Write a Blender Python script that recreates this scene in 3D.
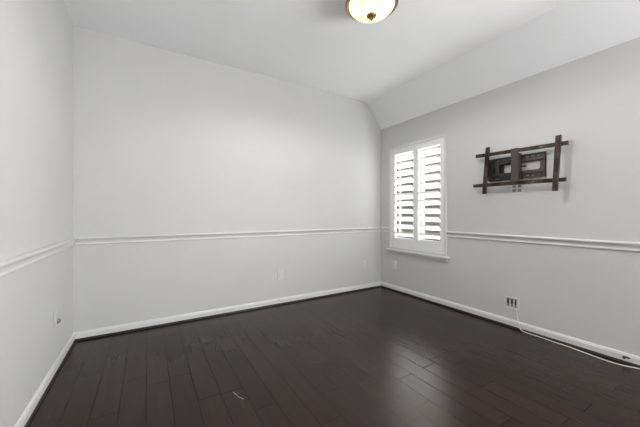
import bpy, bmesh, math, random
from mathutils import Vector, Matrix
PI = math.pi
S = bpy.context.scene
COL = S.collection
for o in list(bpy.data.objects):
    bpy.data.objects.remove(o)

# ------------------------------------------------------------ camera
cam = bpy.data.cameras.new('camera')
cam.sensor_width = 36.0
cam.lens = 36.0 * 284.0 / 640.0
cam.clip_start = 0.02
co = bpy.data.objects.new('camera', cam)
COL.objects.link(co)
co.location = (0, 0, 1.11)
co.rotation_euler = (PI / 2, 0, math.radians(-31.2))
S.camera = co

# ------------------------------------------------------------ world, lamps, exposure
S.view_settings.view_transform = 'Standard'
S.view_settings.look = 'None'
S.view_settings.gamma = 1.0
S.view_settings.use_curve_mapping = False
S.view_settings.exposure = 0.07
W = bpy.data.worlds.new('sky')
S.world = W
W.use_nodes = True
bg = W.node_tree.nodes['Background']
bg.inputs['Color'].default_value = (0.86, 0.93, 1.0, 1)
bg.inputs['Strength'].default_value = 1.1


def area_light(name, loc, rot, sx, sy, power, color=(1, 1, 1), spread=PI):
    l = bpy.data.lights.new(name, 'AREA')
    l.shape = 'RECTANGLE'
    l.size = sx
    l.size_y = sy
    l.energy = power
    l.color = color
    l.spread = spread
    o = bpy.data.objects.new(name, l)
    COL.objects.link(o)
    o.location = loc
    o.rotation_euler = rot
    return o


# added fill light, tilted up, at the invented right-wall opening behind the camera
area_light('added_fill_side', (3.27, -1.40, 1.35), (PI / 2 + 0.58, 0, 1.2), 1.5, 1.6, 225, (0.985, 0.99, 1.0))
# sun on the outside of the shuttered window; the blades stop it
sun = bpy.data.lights.new('sun', 'SUN')
sun.energy = 235
sun.angle = math.radians(1.0)
sun.color = (1.0, 0.98, 0.95)
so = bpy.data.objects.new('sun', sun)
COL.objects.link(so)
so.rotation_euler = Vector((-0.58, -0.12, -0.78)).to_track_quat('-Z', 'Y').to_euler()
# light of the ceiling lamp
pl = bpy.data.lights.new('lamp_bulb', 'SPOT')
pl.energy = 36
pl.color = (1.0, 0.975, 0.94)
pl.shadow_soft_size = 0.006
pl.spot_size = math.radians(172)
pl.spot_blend = 0.35
po = bpy.data.objects.new('lamp_bulb', pl)
COL.objects.link(po)
po.location = (1.407, 1.591, 2.515)

# ------------------------------------------------------------ node helpers


class NT:
    def __init__(s, name):
        s.m = bpy.data.materials.new(name)
        s.m.use_nodes = True
        s.n = s.m.node_tree.nodes
        s.l = s.m.node_tree.links
        s.b = s.n['Principled BSDF']

    def node(s, t, **k):
        n = s.n.new(t)
        for a, v in k.items():
            setattr(n, a, v)
        return n

    def put(s, sock, v):
        if hasattr(v, 'is_output'):
            s.l.new(v, sock)
        else:
            sock.default_value = v

    def math(s, op, a, b=0.0, c=0.0):
        n = s.node('ShaderNodeMath', operation=op)
        s.put(n.inputs[0], a)
        s.put(n.inputs[1], b)
        s.put(n.inputs[2], c)
        return n.outputs[0]

    def noise(s, vec, scale, detail=3.0, rough=0.5):
        n = s.node('ShaderNodeTexNoise')
        if vec is not None:
            s.l.new(vec, n.inputs['Vector'])
        n.inputs['Scale'].default_value = scale
        n.inputs['Detail'].default_value = detail
        n.inputs['Roughness'].default_value = rough
        return n.outputs['Fac']

    def coords(s):
        return s.node('ShaderNodeTexCoord').outputs['Object']

    def geo(s):
        return s.node('ShaderNodeNewGeometry').outputs['Position']

    def ramp(s, f, stops):
        n = s.node('ShaderNodeValToRGB')
        e = n.color_ramp.elements
        while len(e) < len(stops):
            e.new(0.5)
        for i, (p, c) in enumerate(stops):
            e[i].position = p
            e[i].color = (c[0], c[1], c[2], 1)
        s.l.new(f, n.inputs[0])
        return n.outputs[0]

    def bump(s, h, strength, dist=0.01):
        n = s.node('ShaderNodeBump')
        n.inputs['Strength'].default_value = strength
        n.inputs['Distance'].default_value = dist
        s.l.new(h, n.inputs['Height'])
        s.l.new(n.outputs[0], s.b.inputs['Normal'])


def paint(name, col, rough=0.6, amp=0.02, bump=0.08, scale=60, metallic=0.0):
    t = NT(name)
    p = t.geo()
    f = t.noise(p, 2.5, 3)
    lo = [c * (1 - amp) for c in col]
    hi = [min(1, c * (1 + amp)) for c in col]
    t.l.new(t.ramp(f, [(0.3, lo), (0.7, hi)]), t.b.inputs['Base Color'])
    t.b.inputs['Roughness'].default_value = rough
    t.b.inputs['Metallic'].default_value = metallic
    if bump:
        t.bump(t.noise(p, scale, 4), bump, 0.004)
    return t.m


M_wall = paint('wall_paint', (0.60, 0.598, 0.588), 0.55, 0.012, 0.12, 90)
M_ceil = paint('ceiling_paint', (0.925, 0.932, 0.94), 0.8, 0.01, 0.1, 120)
M_trim = paint('trim_paint', (0.69, 0.688, 0.68), 0.35, 0.008, 0.02, 60)
M_shut = paint('shutter_paint', (0.85, 0.85, 0.85), 0.35, 0.006, 0.02, 60)
M_shoe = paint('dark_shoe_moulding', (0.012, 0.008, 0.007), 0.4, 0.2, 0.05)
M_plate = paint('switch_plate_plastic', (0.67, 0.668, 0.66), 0.3, 0.005, 0.0)
M_slot = paint('dark_slot', (0.06, 0.06, 0.06), 0.6, 0.1, 0.0)
M_grey = paint('grey_plastic', (0.28, 0.275, 0.27), 0.5, 0.05, 0.0)
M_cord = paint('cord_plastic', (0.78, 0.76, 0.71), 0.4, 0.02, 0.0)
M_blackm = paint('black_metal', (0.035, 0.033, 0.034), 0.38, 0.15, 0.05, 200, 0.5)
M_brownm = paint('brown_black_metal', (0.075, 0.062, 0.056), 0.42, 0.12, 0.05, 200, 0.4)
M_bronze = paint('bronze_metal', (0.26, 0.19, 0.13), 0.38, 0.2, 0.05, 30, 0.85)
M_gold = paint('aged_brass', (0.36, 0.22, 0.07), 0.35, 0.3, 0.05, 80, 0.85)
M_ground = paint('ground_outside', (0.055, 0.06, 0.045), 0.9, 0.4, 0.3, 8)
M_brick = None


def bar_material():
    # dark brown metal with paler bronze streaks along the bar
    t = NT('streaked_bar_metal')
    mp = t.node('ShaderNodeMapping')
    t.l.new(t.coords(), mp.inputs[0])
    mp.inputs['Scale'].default_value = (60, 6, 6)
    f = t.noise(mp.outputs[0], 1.6, 4, 0.6)
    t.l.new(t.ramp(f, [(0.38, (0.028, 0.021, 0.018)), (0.62, (0.09, 0.064, 0.05)), (0.75, (0.34, 0.25, 0.2))]),
            t.b.inputs['Base Color'])
    t.b.inputs['Metallic'].default_value = 0.7
    t.b.inputs['Roughness'].default_value = 0.3
    return t.m


M_bar = bar_material()


def floor_material():
    t = NT('dark_hand_scraped_wood')
    sep = t.node('ShaderNodeSeparateXYZ')
    t.l.new(t.geo(), sep.inputs[0])
    x, y = sep.outputs[0], sep.outputs[1]
    w, L = 0.131, 0.8
    u = t.math('DIVIDE', t.math('SUBTRACT', x, 1.17), w)
    k = t.math('FLOOR', u)
    fu = t.math('SUBTRACT', u, k)
    ang = t.math('MULTIPLY_ADD', k, 59.25278845702247, 3.6795181184922168)
    h = t.math('FRACT', t.math('ADD', t.math('MULTIPLY', t.math('SINE', ang), 437.58), 1000.0))
    v = t.math('SUBTRACT', t.math('DIVIDE', y, L), h)
    j = t.math('FLOOR', v)
    fv = t.math('SUBTRACT', v, j)
    # some boards are cut in two
    cx = t.node('ShaderNodeCombineXYZ')
    t.l.new(k, cx.inputs[0])
    t.l.new(j, cx.inputs[1])
    wn = t.node('ShaderNodeTexWhiteNoise', noise_dimensions='2D')
    t.l.new(cx.outputs[0], wn.inputs['Vector'])
    r1 = wn.outputs['Value']
    cut = t.math('GREATER_THAN', r1, 0.78)
    half = t.math('GREATER_THAN', fv, 0.5)
    j2 = t.math('MULTIPLY', cut, half)
    cy = t.node('ShaderNodeCombineXYZ')
    t.l.new(k, cy.inputs[0])
    t.l.new(t.math('MULTIPLY_ADD', j2, 0.37, j), cy.inputs[1])
    wn2 = t.node('ShaderNodeTexWhiteNoise', noise_dimensions='2D')
    t.l.new(cy.outputs[0], wn2.inputs['Vector'])
    r = wn2.outputs['Value']
    # distance to seams in metres
    du = t.math('MULTIPLY', t.math('MINIMUM', fu, t.math('SUBTRACT', 1.0, fu)), w)
    dv = t.math('MULTIPLY', t.math('MINIMUM', fv, t.math('SUBTRACT', 1.0, fv)), L)
    dh = t.math('MULTIPLY', t.math('ABSOLUTE', t.math('SUBTRACT', fv, 0.5)), L)
    dh = t.math('ADD', dh, t.math('MULTIPLY', t.math('SUBTRACT', 1.0, cut), 1.0))
    d = t.math('MINIMUM', du, t.math('MINIMUM', dv, dh))
    mr = t.node('ShaderNodeMapRange', interpolation_type='SMOOTHSTEP')
    t.l.new(d, mr.inputs[0])
    mr.inputs[1].default_value = 0.0002
    mr.inputs[2].default_value = 0.0038
    seam = mr.outputs[0]
    # grain
    gc = t.node('ShaderNodeCombineXYZ')
    t.l.new(t.math('MULTIPLY_ADD', r, 17.0, t.math('MULTIPLY', x, 62.0)), gc.inputs[0])
    t.l.new(t.math('MULTIPLY_ADD', r, 9.0, t.math('MULTIPLY', y, 3.0)), gc.inputs[1])
    t.l.new(r, gc.inputs[2])
    g = t.noise(gc.outputs[0], 1.0, 1.5, 0.45)
    g2c = t.node('ShaderNodeCombineXYZ')
    t.l.new(t.math('MULTIPLY', x, 14.0), g2c.inputs[0])
    t.l.new(t.math('MULTIPLY', y, 3.0), g2c.inputs[1])
    t.l.new(t.math('MULTIPLY', r, 30.0), g2c.inputs[2])
    g2 = t.noise(g2c.outputs[0], 1.0, 2, 0.5)
    tone = t.math('MULTIPLY_ADD', r, 0.42, t.math('MULTIPLY', g, 0.6))
    col = t.ramp(tone, [(0.15, (0.0090, 0.0036, 0.0022)), (0.5, (0.0145, 0.0062, 0.0040)), (0.9, (0.023, 0.0108, 0.0075))])
    mix = t.node('ShaderNodeMix', data_type='RGBA')
    t.l.new(seam, mix.inputs[0])
    mix.inputs[6].default_value = (0.004, 0.0025, 0.002, 1)
    t.l.new(col, mix.inputs[7])
    # two small pale scratches

    def scratch(ax, ay, bx, by, wd):
        L2 = (bx - ax) ** 2 + (by - ay) ** 2
        px = t.math('SUBTRACT', x, ax)
        py = t.math('SUBTRACT', y, ay)
        q = t.math('ADD', t.math('MULTIPLY', px, (bx - ax) / L2), t.math('MULTIPLY', py, (by - ay) / L2))
        q = t.math('MINIMUM', t.math('MAXIMUM', q, 0.0), 1.0)
        ex = t.math('SUBTRACT', px, t.math('MULTIPLY', q, bx - ax))
        ey = t.math('SUBTRACT', py, t.math('MULTIPLY', q, by - ay))
        dd = t.math('SQRT', t.math('ADD', t.math('MULTIPLY', ex, ex), t.math('MULTIPLY', ey, ey)))
        return t.math('LESS_THAN', dd, wd)
    sc = t.math('MAXIMUM', scratch(0.452, 1.791, 0.466, 1.745, 0.0022), scratch(0.463, 1.735, 0.490, 1.690, 0.0022))
    mix2 = t.node('ShaderNodeMix', data_type='RGBA')
    t.l.new(t.math('MULTIPLY', sc, 0.6), mix2.inputs[0])
    t.l.new(mix.outputs[2], mix2.inputs[6])
    mix2.inputs[7].default_value = (0.35, 0.32, 0.29, 1)
    t.l.new(mix2.outputs[2], t.b.inputs['Base Color'])
    t.l.new(t.math('MULTIPLY_ADD', g, 0.06, 0.225), t.b.inputs['Roughness'])
    hgt = t.math('ADD', t.math('MULTIPLY', seam, 0.25), t.math('ADD', t.math('MULTIPLY', g, 0.55), t.math('MULTIPLY', g2, 0.5)))
    t.b.inputs['Coat Roughness'].default_value = 0.42
    t.b.inputs['Coat IOR'].default_value = 1.45
    t.l.new(t.math('MULTIPLY_ADD', seam, 0.13, 0.09), t.b.inputs['Coat Weight'])
    t.l.new(t.math('MULTIPLY_ADD', seam, 0.13, 0.08), t.b.inputs['Specular IOR Level'])
    t.b.inputs['Specular Tint'].default_value = (1.0, 0.90, 0.86, 1)
    t.bump(hgt, 0.22, 0.004)
    return t.m


M_floor = floor_material()


def brick_material():
    t = NT('brick_outside')
    n = t.node('ShaderNodeTexBrick')
    mp = t.node('ShaderNodeMapping')
    mp.inputs['Rotation'].default_value = (PI / 2, 0, PI / 2)
    t.l.new(t.geo(), mp.inputs[0])
    t.l.new(mp.outputs[0], n.inputs['Vector'])
    n.inputs['Scale'].default_value = 4.0
    n.inputs['Color1'].default_value = (0.10, 0.085, 0.07, 1)
    n.inputs['Color2'].default_value = (0.06, 0.055, 0.05, 1)
    n.inputs['Mortar'].default_value = (0.16, 0.155, 0.145, 1)
    t.l.new(n.outputs['Color'], t.b.inputs['Base Color'])
    t.b.inputs['Roughness'].default_value = 0.9
    return t.m


M_brick = brick_material()


def glass_material():
    # thin clear window pane: passes light straight through, mirrors a little
    t = NT('window_glass')
    tr = t.node('ShaderNodeBsdfTransparent')
    f = t.noise(t.geo(), 0.7, 1)
    t.l.new(t.ramp(f, [(0.3, (0.95, 0.97, 0.97)), (0.7, (0.97, 0.98, 0.98))]), tr.inputs[0])
    gl = t.node('ShaderNodeBsdfGlossy')
    gl.inputs['Roughness'].default_value = 0.02
    mx = t.node('ShaderNodeMixShader')
    mx.inputs[0].default_value = 0.04
    t.l.new(tr.outputs[0], mx.inputs[1])
    t.l.new(gl.outputs[0], mx.inputs[2])
    t.l.new(mx.outputs[0], t.n['Material Output'].inputs['Surface'])
    return t.m


M_glass = glass_material()


def alabaster_material():
    # lit frosted glass bowl: creamy, mottled
    t = NT('lit_alabaster_glass')
    f = t.noise(t.coords(), 9.0, 3, 0.55)
    c = t.ramp(f, [(0.3, (1.0, 0.66, 0.30)), (0.52, (1.0, 0.84, 0.55)), (0.7, (1.0, 0.96, 0.82))])
    lw = t.node('ShaderNodeLayerWeight')
    lw.inputs[0].default_value = 0.35
    t.l.new(c, t.b.inputs['Base Color'])
    t.l.new(c, t.b.inputs['Emission Color'])
    t.b.inputs['Emission Strength'].default_value = 1.05
    t.b.inputs['Roughness'].default_value = 0.25
    return t.m


M_lit = alabaster_material()

# ------------------------------------------------------------ mesh helpers


def bx(bm, x0, x1, y0, y1, z0, z1, bev=0.0, mi=0):
    r = bmesh.ops.create_cube(bm, size=1.0)
    vs = r['verts']
    for v in vs:
        v.co = Vector(((x0 + x1) / 2 + v.co.x * (x1 - x0), (y0 + y1) / 2 + v.co.y * (y1 - y0),
                       (z0 + z1) / 2 + v.co.z * (z1 - z0)))
    fs = {f for v in vs for f in v.link_faces}
    for f in fs:
        f.material_index = mi
    if bev:
        es = list({e for v in vs for e in v.link_edges})
        bmesh.ops.bevel(bm, geom=es, offset=bev, segments=2, affect='EDGES', profile=0.6)
    return bm


def box_bm(*a, **k):
    return bx(bmesh.new(), *a, **k)


def prism(bm, pts, vec):
    """closed polygon (3-D points) extruded along vec"""
    vec = Vector(vec)
    a = [bm.verts.new(p) for p in pts]
    b = [bm.verts.new(Vector(p) + vec) for p in pts]
    n = len(pts)
    bm.faces.new(a)
    bm.faces.new(b[::-1])
    for i in range(n):
        bm.faces.new((a[i], b[i], b[(i + 1) % n], a[(i + 1) % n]))
    bmesh.ops.recalc_face_normals(bm, faces=bm.faces[:])
    return bm


def plate_with_holes(bm, y0, y1, z0, z1, holes, x0, x1):
    """flat plate in the YZ plane with rectangular holes (grid built)"""
    ys = sorted({y0, y1, *[h[0] for h in holes], *[h[1] for h in holes]})
    zs = sorted({z0, z1, *[h[2] for h in holes], *[h[3] for h in holes]})
    vd = {}

    def V(x, y, z):
        k = (round(x, 6), round(y, 6), round(z, 6))
        if k not in vd:
            vd[k] = bm.verts.new(k)
        return vd[k]

    def inside(y, z):
        if not (y0 < y < y1 and z0 < z < z1):
            return False
        return not any(h[0] < y < h[1] and h[2] < z < h[3] for h in holes)
    for i in range(len(ys) - 1):
        for j in range(len(zs) - 1):
            a, b, c, d = ys[i], ys[i + 1], zs[j], zs[j + 1]
            my, mz = (a + b) / 2, (c + d) / 2
            if not inside(my, mz):
                continue
            for x in (x0, x1):
                bm.faces.new((V(x, a, c), V(x, b, c), V(x, b, d), V(x, a, d)))
            e = 1e-5
            if not inside(a - e, mz):
                bm.faces.new((V(x0, a, c), V(x1, a, c), V(x1, a, d), V(x0, a, d)))
            if not inside(b + e, mz):
                bm.faces.new((V(x0, b, c), V(x1, b, c), V(x1, b, d), V(x0, b, d)))
            if not inside(my, c - e):
                bm.faces.new((V(x0, a, c), V(x1, a, c), V(x1, b, c), V(x0, b, c)))
            if not inside(my, d + e):
                bm.faces.new((V(x0, a, d), V(x1, a, d), V(x1, b, d), V(x0, b, d)))
    bmesh.ops.recalc_face_normals(bm, faces=bm.faces[:])
    return bm


def cyl(bm, p, q, r, seg=20, r2=None):
    p, q = Vector(p), Vector(q)
    d = q - p
    m = Matrix.Translation((p + q) / 2) @ d.to_track_quat('Z', 'Y').to_matrix().to_4x4()
    bmesh.ops.create_cone(bm, cap_ends=True, segments=seg, radius1=r, radius2=r if r2 is None else r2,
                          depth=d.length, matrix=m)
    return bm


def lathe(bm, prof, seg=48, c=(0, 0)):
    rings = []
    for r, z in prof:
        if r < 1e-5:
            rings.append([bm.verts.new((c[0], c[1], z))])
        else:
            rings.append([bm.verts.new((c[0] + r * math.cos(2 * PI * i / seg), c[1] + r * math.sin(2 * PI * i / seg), z))
                          for i in range(seg)])
    for a, b in zip(rings, rings[1:]):
        for i in range(seg):
            k = (i + 1) % seg
            if len(a) == 1 and len(b) == 1:
                continue
            if len(a) == 1:
                bm.faces.new((a[0], b[k], b[i]))
            elif len(b) == 1:
                bm.faces.new((a[i], a[k], b[0]))
            else:
                bm.faces.new((a[i], a[k], b[k], b[i]))
    bmesh.ops.recalc_face_normals(bm, faces=bm.faces[:])
    return bm


def link(name, bm, mats, parent=None, smooth=False, origin=None, kind=None):
    if not isinstance(mats, (list, tuple)):
        mats = [mats]
    if origin is None and parent is None:
        xs = [v.co for v in bm.verts]
        origin = ((min(v.x for v in xs) + max(v.x for v in xs)) / 2,
                  (min(v.y for v in xs) + max(v.y for v in xs)) / 2, min(v.z for v in xs))
    if parent is not None:
        origin = parent['_w']
    ov = Vector(origin)
    for v in bm.verts:
        v.co -= ov
    me = bpy.data.meshes.new(name)
    bm.to_mesh(me)
    bm.free()
    for m in mats:
        me.materials.append(m)
    if smooth:
        for p in me.polygons:
            p.use_smooth = True
        me.set_sharp_from_angle(angle=math.radians(35))
    o = bpy.data.objects.new(name, me)
    COL.objects.link(o)
    if parent is not None:
        o.parent = parent
    else:
        o.location = ov
    o['_w'] = tuple(origin)
    if kind:
        o['kind'] = kind
    return o


def empty(name, loc):
    o = bpy.data.objects.new(name, None)
    o.empty_display_size = 0.05
    COL.objects.link(o)
    o.location = loc
    o['_w'] = tuple(loc)
    return o


def tag(o, label, cat, group=None):
    o['label'] = label
    o['category'] = cat
    if group:
        o['group'] = group
    return o


# ------------------------------------------------------------ room shell
XL, XR, YB, YF = -0.555, 3.035, 3.22, -2.60
ZC, ZS, XC = 2.745, 2.385, 2.77          # flat ceiling, low side wall, crease
T = 0.14
link('floor', box_bm(XL - T, XR + T, YF - T, YB + T, -0.1, 0.0), M_floor, kind='structure')

bm = bmesh.new()
prism(bm, [(XL, YB, 0), (XR, YB, 0), (XR, YB, ZS), (XC, YB, ZC), (XL, YB, ZC)], (0, T, 0))
link('wall_back', bm, M_wall, kind='structure')
link('wall_left', box_bm(XL - T, XL, YF, YB, 0, ZC), M_wall, kind='structure')
# right wall: the window opening, plus one added behind the camera for fill
WY0, WY1, WZ0, WZ1 = 2.125, 3.0, 0.627, 2.029
bm = bmesh.new()
plate_with_holes(bm, YF, YB, 0, ZS, [(WY0, WY1, WZ0, WZ1), (-2.1, -0.7, 0.55, 2.15)], XR, XR + .088)
link('wall_right', bm, M_wall, kind='structure')
# wall behind the camera with a wide opening added to let in sky light
bm = bmesh.new()
RX0, RX1, RZ0, RZ1 = -0.1, 2.3, 0.35, 2.45
for a in ((XL, RX0, 0, ZC), (RX1, XR, 0, ZS), (RX0, RX1, 0, RZ0), (RX0, RX1, RZ1, ZC)):
    if a[1] == XR:
        prism(bm, [(RX1, YF, 0), (XR, YF, 0), (XR, YF, ZS), (XC, YF, ZC), (RX1, YF, ZC)], (0, -T, 0))
    else:
        bx(bm, a[0], a[1], YF - T, YF, a[2], a[3])
link('wall_front', bm, M_wall, kind='structure')
# ceiling: flat part and the sloped strip over the window wall
bm = bmesh.new()
prism(bm, [(XL - T, YF - T, ZC), (XC, YF - T, ZC), (XR, YF - T, ZS), (XR + T, YF - T, ZS), (XR + T, YF - T, ZC + .12),
           (XL - T, YF - T, ZC + .12)], (0, YB - YF + 2 * T, 0))
link('ceiling', bm, M_ceil, kind='structure')

# ---- mouldings: profile (d = distance off the wall, z)
base_p = [(0, .020), (.014, .020), (.014, .058), (.011, .065), (.008, .073), (.004, .077), (0, .077)]
shoe_p = [(0, 0), (.022, 0), (.022, .007), (.018, .015), (.013, .0195), (0, .0195)]
rail_p = [(0, .833), (.010, .834), (.013, .839), (.012, .846), (.008, .851), (.010, .862), (.014, .872), (.021, .878),
          (.027, .884), (.029, .891), (.026, .898), (.018, .901), (0, .901)]


def moulding(name, prof, wall, a, b, mat):
    bm = bmesh.new()
    if wall == 'back':
        prism(bm, [(a, YB - d, z) for d, z in prof], (b - a, 0, 0))
    elif wall == 'left':
        prism(bm, [(XL + d, a, z) for d, z in prof], (0, b - a, 0))
    elif wall == 'right':
        prism(bm, [(XR - d, a, z) for d, z in prof], (0, b - a, 0))
    else:
        prism(bm, [(a, YF + d, z) for d, z in prof], (b - a, 0, 0))
    return link(name, bm, mat, kind='structure')


for wl, a, b in (('back', XL, XR), ('left', YF, YB - .0), ('right', YF, YB - .0), ('front', XL, XR)):
    moulding('baseboard_' + wl, base_p, wl, a, b, M_trim)
n = 1
for wl, a, b in (('back', XL, XR), ('left', YF, YB), ('right', -0.648, 2.098), ('right', 3.027, YB), ('right', YF, -2.152)):
    moulding('trim_%d' % n, rail_p, wl, a, b, M_trim)
    n += 1
for wl, a, b in (('back', XL, XR), ('left', YF, YB), ('right', YF, YB)):
    moulding('trim_%d' % n, shoe_p, wl, a, b, M_shoe)
    n += 1

# ------------------------------------------------------------ window 1 (shuttered)
win = empty('window_1', (XR, 2.5625, 0.6))
win['kind'] = 'structure'
bm = bmesh.new()
# casing: thin frame standing proud of the wall, lining the opening
plate_with_holes(bm, 2.100, 3.025, 0.600, 2.055, [(2.127, 2.998, 0.627, 2.028)], XR - .022, XR - .001)
link('window_frame', bm, M_trim, win)
bm = bmesh.new()
bx(bm, XR - .048, XR - .001, 2.062, 3.063, .574, .599, .004)
link('window_sill', bm, M_trim, win, smooth=True)
bm = bmesh.new()
prism(bm, [(XR - .001, 2.085, .535), (XR - .010, 2.085, .535), (XR - .014, 2.085, .545), (XR - .014, 2.085, .560),
           (XR - .024, 2.085, .573), (XR - .001, 2.085, .573)], (0, .955, 0))
link('window_apron', bm, M_trim, win)
# sash and glass towards the outside
bm = bmesh.new()
plate_with_holes(bm, WY0 + .002, WY1 - .002, WZ0 + .002, WZ1 - .002,
                 [(2.145, 2.982, 0.645, 1.31), (2.145, 2.982, 1.345, 2.01)], XR + .064, XR + .082)
link('window_sash', bm, M_trim, win)
link('window_pane', box_bm(XR + .071, XR + .075, 2.14, 2.985, .64, 2.015), M_glass, win)

# ------------------------------------------------------------ shutters
TAU = math.radians(33)
PX0, PX1 = XR - .008, XR + .022        # panel thickness
LX = XR + .010


def louver_bm(y0, y1, zc, w=.114, th=.010):
    bm = bmesh.new()
    pts = []
    N = 14
    for i in range(N):
        a = 2 * PI * i / N
        px, pz = w / 2 * math.cos(a), th / 2 * math.sin(a)
        # inner edge (towards -X) is the upper one
        c, s = math.cos(TAU), math.sin(TAU)
        pts.append((LX + px * c + pz * s, y0, zc - px * s + pz * c))
    prism(bm, pts, (0, y1 - y0, 0))
    return bm


def shutter(y0, y1, oy0, oy1, knob_side, label):
    z0, z1 = .6275, 2.0285
    o0, o1 = .770, 1.945
    t = empty('plantation_shutter', (LX, (y0 + y1) / 2, z0))
    tag(t, label, 'shutter', 'plantation shutters on the window')
    for a, b in ((y0, oy0), (oy1, y1)):
        link('stile', box_bm(PX0, PX1, a, b, z0, z1, bev=.002), M_shut, t)
    link('rail', box_bm(PX0, PX1, oy0 + .0005, oy1 - .0005, z0, o0, bev=.002), M_shut, t)
    link('rail', box_bm(PX0, PX1, oy0 + .0005, oy1 - .0005, o1, z1, bev=.002), M_shut, t)
    n = 11
    p = (o1 - o0) / n
    for i in range(n):
        zc = o0 + p * (i + .5)
        link('louver', louver_bm(oy0 + .002, oy1 - .002, zc), M_shut, t, smooth=True)
    # slim tilt rod behind the blades near the far stile
    rod = bmesh.new()
    bx(rod, LX + .052, LX + .060, oy1 - .034, oy1 - .026, o0 + .02, o1 - .03)
    link('tilt_rod', rod, M_grey, t)
    # hinges on the outer stile
    hy = y0 if knob_side > 0 else y1
    for z in (.78, 1.87):
        h = bmesh.new()
        cyl(h, (PX0 - .004, hy, z), (PX0 - .004, hy, z + .06), .0035, 12)
        link('hinge', h, M_shut, t, smooth=True)
    return t


shutter(2.563, 2.996, 2.603, 2.925, -1, 'white louvered shutter panel nearest the room corner, far leaf of the window pair')
shutter(2.129, 2.561, 2.193, 2.515, 1, 'white louvered shutter panel on the side of the wall-mounted bracket, near leaf of the pair')

# ------------------------------------------------------------ added rear opening, unseen, lets sky light into the room
w2 = empty('window_added_rear', ((RX0 + RX1) / 2, YF, RZ0))
w2['kind'] = 'structure'
bm = bmesh.new()
for a in ((RX0, RX1, RZ0, RZ0 + .05), (RX0, RX1, RZ1 - .05, RZ1), (RX0, RX0 + .05, RZ0 + .05, RZ1 - .05),
          (RX1 - .05, RX1, RZ0 + .05, RZ1 - .05), (1.175, 1.225, RZ0 + .05, RZ1 - .05)):
    bx(bm, a[0], a[1], YF - .10, YF - .05, a[2], a[3])
link('window_frame', bm, M_trim, w2)

# ------------------------------------------------------------ added side opening, unseen behind the camera, for the fill light
w3 = empty('window_added_side', (XR, -1.4, 0.55))
w3['kind'] = 'structure'
bm = bmesh.new()
plate_with_holes(bm, -2.15, -0.65, 0.50, 2.20, [(-2.08, -0.72, 0.57, 2.13)], XR - .020, XR - .001)
link('window_frame', bm, M_trim, w3)

# ------------------------------------------------------------ outside: ground and the neighbour's brick wall
link('ground_outside', box_bm(XR + T + .02, 12, -6, 12, -.35, -.2), M_ground, kind='structure')
link('wall_outside', box_bm(7.6, 7.8, -6, 12, -.2, 4.2), M_brick, kind='structure')

# ------------------------------------------------------------ ceiling light
LC = (1.407, 1.591)
lamp = empty('ceiling_light', (LC[0], LC[1], 2.60))
tag(lamp, 'round flush ceiling lamp with bronze ring and lit cream glass bowl', 'ceiling light')
prof = [(0.0, 2.7445), (.150, 2.7445), (.160, 2.738), (.163, 2.722), (.170, 2.700), (.180, 2.678), (.186, 2.662),
        (.191, 2.652), (.190, 2.643), (.184, 2.639), (.176, 2.640), (.170, 2.645), (.168, 2.66), (0, 2.66)]
link('bronze_ring', lathe(bmesh.new(), prof, 64, LC), M_bronze, lamp, smooth=True)
R0, z0, dp = .1665, 2.646, .076
prof = [(R0 * math.cos(a), z0 - dp * math.sin(a)) for a in [i * PI / 2 / 18 for i in range(19)]]
prof = [(.150, 2.655)] + prof[:-1] + [(0, z0 - dp)]
link('glass_bowl', lathe(bmesh.new(), prof, 64, LC), M_lit, lamp, smooth=True)
bm = bmesh.new()
zt = z0 - dp
lathe(bm, [(0, zt + .002), (.014, zt + .001), (.028, zt - .001), (.031, zt - .006), (.027, zt - .013), (.016, zt - .020),
           (.008, zt - .024), (.006, zt - .029), (.008, zt - .032), (.008, zt - .037), (.005, zt - .042), (0, zt - .046)],
      24, LC)
for i in range(10):       # leaf tips round the cup
    a = 2 * PI * i / 10
    c, s = math.cos(a), math.sin(a)
    p = Vector((LC[0] + .029 * c, LC[1] + .029 * s, zt - .007))
    q = Vector((LC[0] + .037 * c, LC[1] + .037 * s, zt + .003))
    cyl(bm, p, q, .008, 8, .001)
link('finial', bm, M_gold, lamp, smooth=True)

# ------------------------------------------------------------ TV wall mount
mt = empty('tv_wall_mount', (XR, 1.35, 1.30))
tag(mt, 'dark bronze metal television bracket with crossed bars mounted on the wall right of the window', 'tv mount')
# wall plate: long plate with window opening and slots
sl = []
for y in (1.156, 1.200, 1.244):
    sl.append((y, y + .028, 1.630, 1.643))
    sl.append((y, y + .028, 1.458, 1.471))
bm = bmesh.new()
plate_with_holes(bm, 1.118, 1.36, 1.437, 1.662, sl + [(1.158, 1.34, 1.512, 1.590)], XR - .022, XR - .016)
bx(bm, XR - .022, XR - .002, 1.118, 1.122, 1.437, 1.662)
bx(bm, XR - .034, XR - .022, 1.135, 1.32, 1.596, 1.618, .002)
bx(bm, XR - .034, XR - .022, 1.135, 1.32, 1.482, 1.504, .002)
# rounded inner end of the opening
for z, s in ((1.512, 1), (1.590, -1)):
    prism(bm, [(XR - .0225, 1.158, z), (XR - .0225, 1.176, z), (XR - .0225, 1.163, z + s * .007), (XR - .0225, 1.158, z + s * .020)],
          (.006, 0, 0))
link('wall_plate', bm, M_brownm, mt)
# left part of the plate with folded mechanism
bm = bmesh.new()
plate_with_holes(bm, 1.36, 1.605, 1.437, 1.662, [(1.36, 1.462, 1.508, 1.585), (1.50, 1.530, 1.632, 1.641), (1.55, 1.58, 1.632, 1.641)],
                 XR - .022, XR - .016)
bx(bm, XR - .040, XR - .002, 1.585, 1.605, 1.437, 1.662, .002)
bx(bm, XR - .034, XR - .022, 1.345, 1.585, 1.445, 1.475, .002)
link('side_plate', bm, M_blackm, mt)
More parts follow.
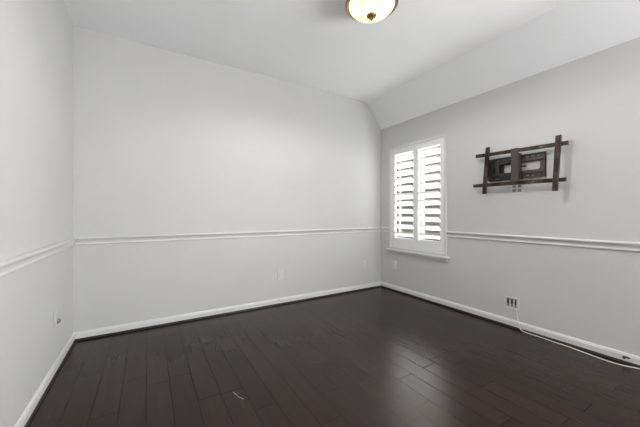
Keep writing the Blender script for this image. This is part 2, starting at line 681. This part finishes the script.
# folding arms
def link_arm(p, q, w, x0, x1):
    bm = bmesh.new()
    p, q = Vector((0, *p)), Vector((0, *q))
    d = (q - p).normalized()
    nrm = Vector((0, -d.z, d.y)) * w / 2
    N = 8
    pts = []
    a0 = math.atan2(nrm.z, nrm.y)
    for i in range(N + 1):
        a = a0 + PI * i / N
        pts.append((x0, p.y + w / 2 * math.cos(a), p.z + w / 2 * math.sin(a)))
    for i in range(N + 1):
        a = a0 + PI + PI * i / N
        pts.append((x0, q.y + w / 2 * math.cos(a), q.z + w / 2 * math.sin(a)))
    prism(bm, pts, (x1 - x0, 0, 0))
    return bm


link('folding_arm', link_arm((1.565, 1.585), (1.345, 1.632), .034, XR - .052, XR - .036), M_blackm, mt)
link('folding_arm', link_arm((1.565, 1.50), (1.345, 1.470), .034, XR - .052, XR - .036), M_blackm, mt)
bm = bmesh.new()
bx(bm, XR - .062, XR - .041, 1.545, 1.580, 1.455, 1.640, .003)
for z in (1.47, 1.53, 1.585, 1.625):
    cyl(bm, (XR - .062, 1.5625, z), (XR - .068, 1.5625, z), .010, 12)
bx(bm, XR - .056, XR - .036, 1.490, 1.520, 1.475, 1.610, .003)
link('pivot_bracket', bm, M_blackm, mt)
bm = bmesh.new()
cyl(bm, (XR - .034, 1.27, 1.55), (XR - .060, 1.27, 1.55), .009, 14)
cyl(bm, (XR - .05, 1.30, 1.55), (XR - .05, 1.25, 1.55), .006, 12)
link('adjustment_bolt', bm, M_blackm, mt, smooth=True)
# centre head plate
bm = bmesh.new()
bx(bm, XR - .097, XR - .091, 1.300, 1.364, 1.412, 1.722, .001)
bx(bm, XR - .091, XR - .034, 1.300, 1.304, 1.43, 1.675)
bx(bm, XR - .091, XR - .034, 1.360, 1.364, 1.43, 1.675)
link('head_plate', bm, M_brownm, mt)


def hbar(z, y0, y1, tilt):
    bm = bmesh.new()
    # channel section: front face with folded lips
    xf = XR - .090
    prism(bm, [(xf, y0, z - .017), (xf - .003, y0, z - .014), (xf - .003, y0, z + .014), (xf, y0, z + .017),
               (xf + .014, y0, z + .017), (xf + .014, y0, z - .017)], (0, y1 - y0, 0))
    for v in bm.verts:
        v.co.z += (v.co.y - (y0 + y1) / 2) * tilt
    return bm


link('horizontal_bar', hbar(1.700, .938, 1.704, .022), M_bar, mt)
link('horizontal_bar', hbar(1.396, .952, 1.730, .010), M_bar, mt)


def vbar(p, q):
    # p bottom (y,z), q top
    bm = bmesh.new()
    xf = XR - .093
    d = (Vector((q[0], q[1])) - Vector((p[0], p[1])))
    w = .0185
    y, z = p
    prism(bm, [(xf, y - w, z), (xf - .020, y - w, z), (xf - .024, y - w + .004, z), (xf - .024, y + w - .004, z),
               (xf - .020, y + w, z), (xf, y + w, z)], (0, d.x, d.y))
    return bm


link('vertical_bar', vbar((1.608, 1.308), (1.572, 1.775)), M_bar, mt)
link('vertical_bar', vbar((1.021, 1.300), (.996, 1.762)), M_bar, mt)

# ------------------------------------------------------------ wall plates


def plate_thing(name, wall, c, z, w, h, label, cat, kind, group=None):
    """local frame: u along wall, n away from wall"""
    if wall == 'back':
        base = (c, YB, z)
        def P(u0, u1, n0, n1, a, b): return (c + u0, c + u1, YB - n1, YB - n0, z + a, z + b)
    elif wall == 'right':
        base = (XR, c, z)
        def P(u0, u1, n0, n1, a, b): return (XR - n1, XR - n0, c + u0, c + u1, z + a, z + b)
    else:
        base = (XL, c, z)
        def P(u0, u1, n0, n1, a, b): return (XL + n0, XL + n1, c + u0, c + u1, z + a, z + b)
    t = empty(name, base)
    tag(t, label, cat, group)
    if kind == 'frame':
        bm = bmesh.new()
        e = .013
        for a in ((-w / 2, w / 2, -h / 2, -h / 2 + e + .006), (-w / 2, w / 2, h / 2 - e, h / 2),
                  (-w / 2, -w / 2 + e, -h / 2 + e + .006, h / 2 - e), (w / 2 - e, w / 2, -h / 2 + e + .006, h / 2 - e)):
            bx(bm, *P(a[0], a[1], .001, .009, a[2], a[3]))
        link('frame', bm, M_plate, t)
        link('back_panel', box_bm(*P(-w / 2 + e, w / 2 - e, .0005, .002, -h / 2 + e, h / 2 - e)), M_grey, t)
        for u in (-.034, 0, .034):
            link('jack', box_bm(*P(u - .010, u + .010, .002, .006, -.008, .036), bev=.001), M_slot, t)
        for u in (-.017, .017, -.045):
            link('divider', box_bm(*P(u - .004, u + .004, .002, .008, -h / 2 + e + .006, .036)), M_plate, t)
        return t
    link('cover_plate', box_bm(*P(-w / 2, w / 2, .001, .007, -h / 2, h / 2), bev=.002), M_plate, t)
    if kind in ('duplex', 'plug', 'double'):
        us = [0] if kind != 'double' else [-.023, .023]
        for u in us:
            for s in (-1, 1):
                zz = s * .020
                sock = link('socket', box_bm(*P(u - .015, u + .015, .007, .0095, zz - .014, zz + .014), bev=.001), M_grey if kind == 'double' else M_plate, t)
                for k in (-.006, .006):
                    link('slot', box_bm(*P(u + k - .0012, u + k + .0012, .0093, .0099, zz - .001, zz + .008)), M_slot, sock)
    if kind == 'decora':
        link('rocker', box_bm(*P(-.017, .017, .007, .0115, -.033, .033), bev=.0015), M_plate, t)
    if kind == 'coax':
        bm = bmesh.new()
        a = P(0, 0, .007, .016, 0, 0)
        link('jack', box_bm(*P(-.007, .007, .007, .014, -.035, -.025), bev=.001), M_grey, t)
    return t


plate_thing('outlet', 'back', 1.386, .362, .074, .118, 'white outlet plate on the long wall, left one of its two', 'outlet', 'decora')
plate_thing('outlet', 'back', 2.700, .365, .072, .116, 'small white wall plate on the long wall near the room corner', 'outlet', 'coax')
plate_thing('outlet', 'right', 2.935, .372, .074, .116, 'white outlet plate low on the wall under the shuttered window', 'outlet', 'duplex')
plate_thing('outlet', 'right', 1.352, 1.350, .112, .112, 'white double outlet plate behind the television bracket', 'outlet', 'double')
plate_thing('jack_plate', 'right', 1.397, .238, .124, .116, 'white wall plate with dark jacks and the cord running out of it', 'jack plate', 'frame')
pt = plate_thing('outlet', 'left', 2.655, .378, .074, .118, 'white outlet plate on the left wall holding a round plug', 'outlet', 'duplex')
# plug-in piece in the lower socket
bm = bmesh.new()
cyl(bm, (XL + .0100, 2.664, .354), (XL + .022, 2.664, .354), .019, 24, .015)
bx(bm, XL + .022, XL + .028, 2.656, 2.672, .344, .364, .002)
tag(link('plug', bm, M_grey, smooth=True), 'small grey round plug stuck into the left wall outlet', 'plug')

# ------------------------------------------------------------ cord
def cord(name, pts, r, mat):
    cu = bpy.data.curves.new(name, 'CURVE')
    cu.dimensions = '3D'
    cu.bevel_depth = r
    cu.bevel_resolution = 3
    sp = cu.splines.new('NURBS')
    sp.points.add(len(pts) - 1)
    for p, q in zip(sp.points, pts):
        p.co = (*q, 1)
    sp.order_u = 3
    sp.use_endpoint_u = True
    cu.resolution_u = 8
    o = bpy.data.objects.new(name, cu)
    COL.objects.link(o)
    me = bpy.data.meshes.new_from_object(o)
    bpy.data.objects.remove(o)
    me.materials.clear()
    me.materials.append(mat)
    for p in me.polygons:
        p.use_smooth = True
    ob = bpy.data.objects.new(name, me)
    COL.objects.link(ob)
    return ob


r = .0037
cd = cord('power_cord', [(XR - .008, 1.352, .190), (XR - .022, 1.350, .185), (XR - .026, 1.345, .15), (XR - .026, 1.335, .10), (XR - .027, 1.325, .05),
                        (XR - .032, 1.31, .012), (XR - .034, 1.27, r), (XR - .033, 1.20, r), (XR - .034, 1.12, r), (XR - .046, 1.05, r),
                        (XR - .044, .95, r), (XR - .062, .86, r), (XR - .082, .76, r), (XR - .088, .68, r), (XR - .076, .62, r),
                        (XR - .040, .565, r), (XR - .030, .50, r), (XR - .035, .40, r)], r, M_cord)
tag(cd, 'thin cream cord hanging from the jack plate and trailing along the floor', 'cord')
# little dark clip on the baseboard
bm = bmesh.new()
bx(bm, XR - .024, XR - .0145, .603, .640, .044, .056, .002)
cyl(bm, (XR - .016, .630, .046), (XR - .034, .630, .046), .009, 14)
tag(link('cable_clip', bm, M_slot, smooth=True), 'tiny dark cable clip fixed on the right baseboard above the cord', 'clip')

for o in bpy.data.objects:
    if '_w' in o:
        del o['_w']
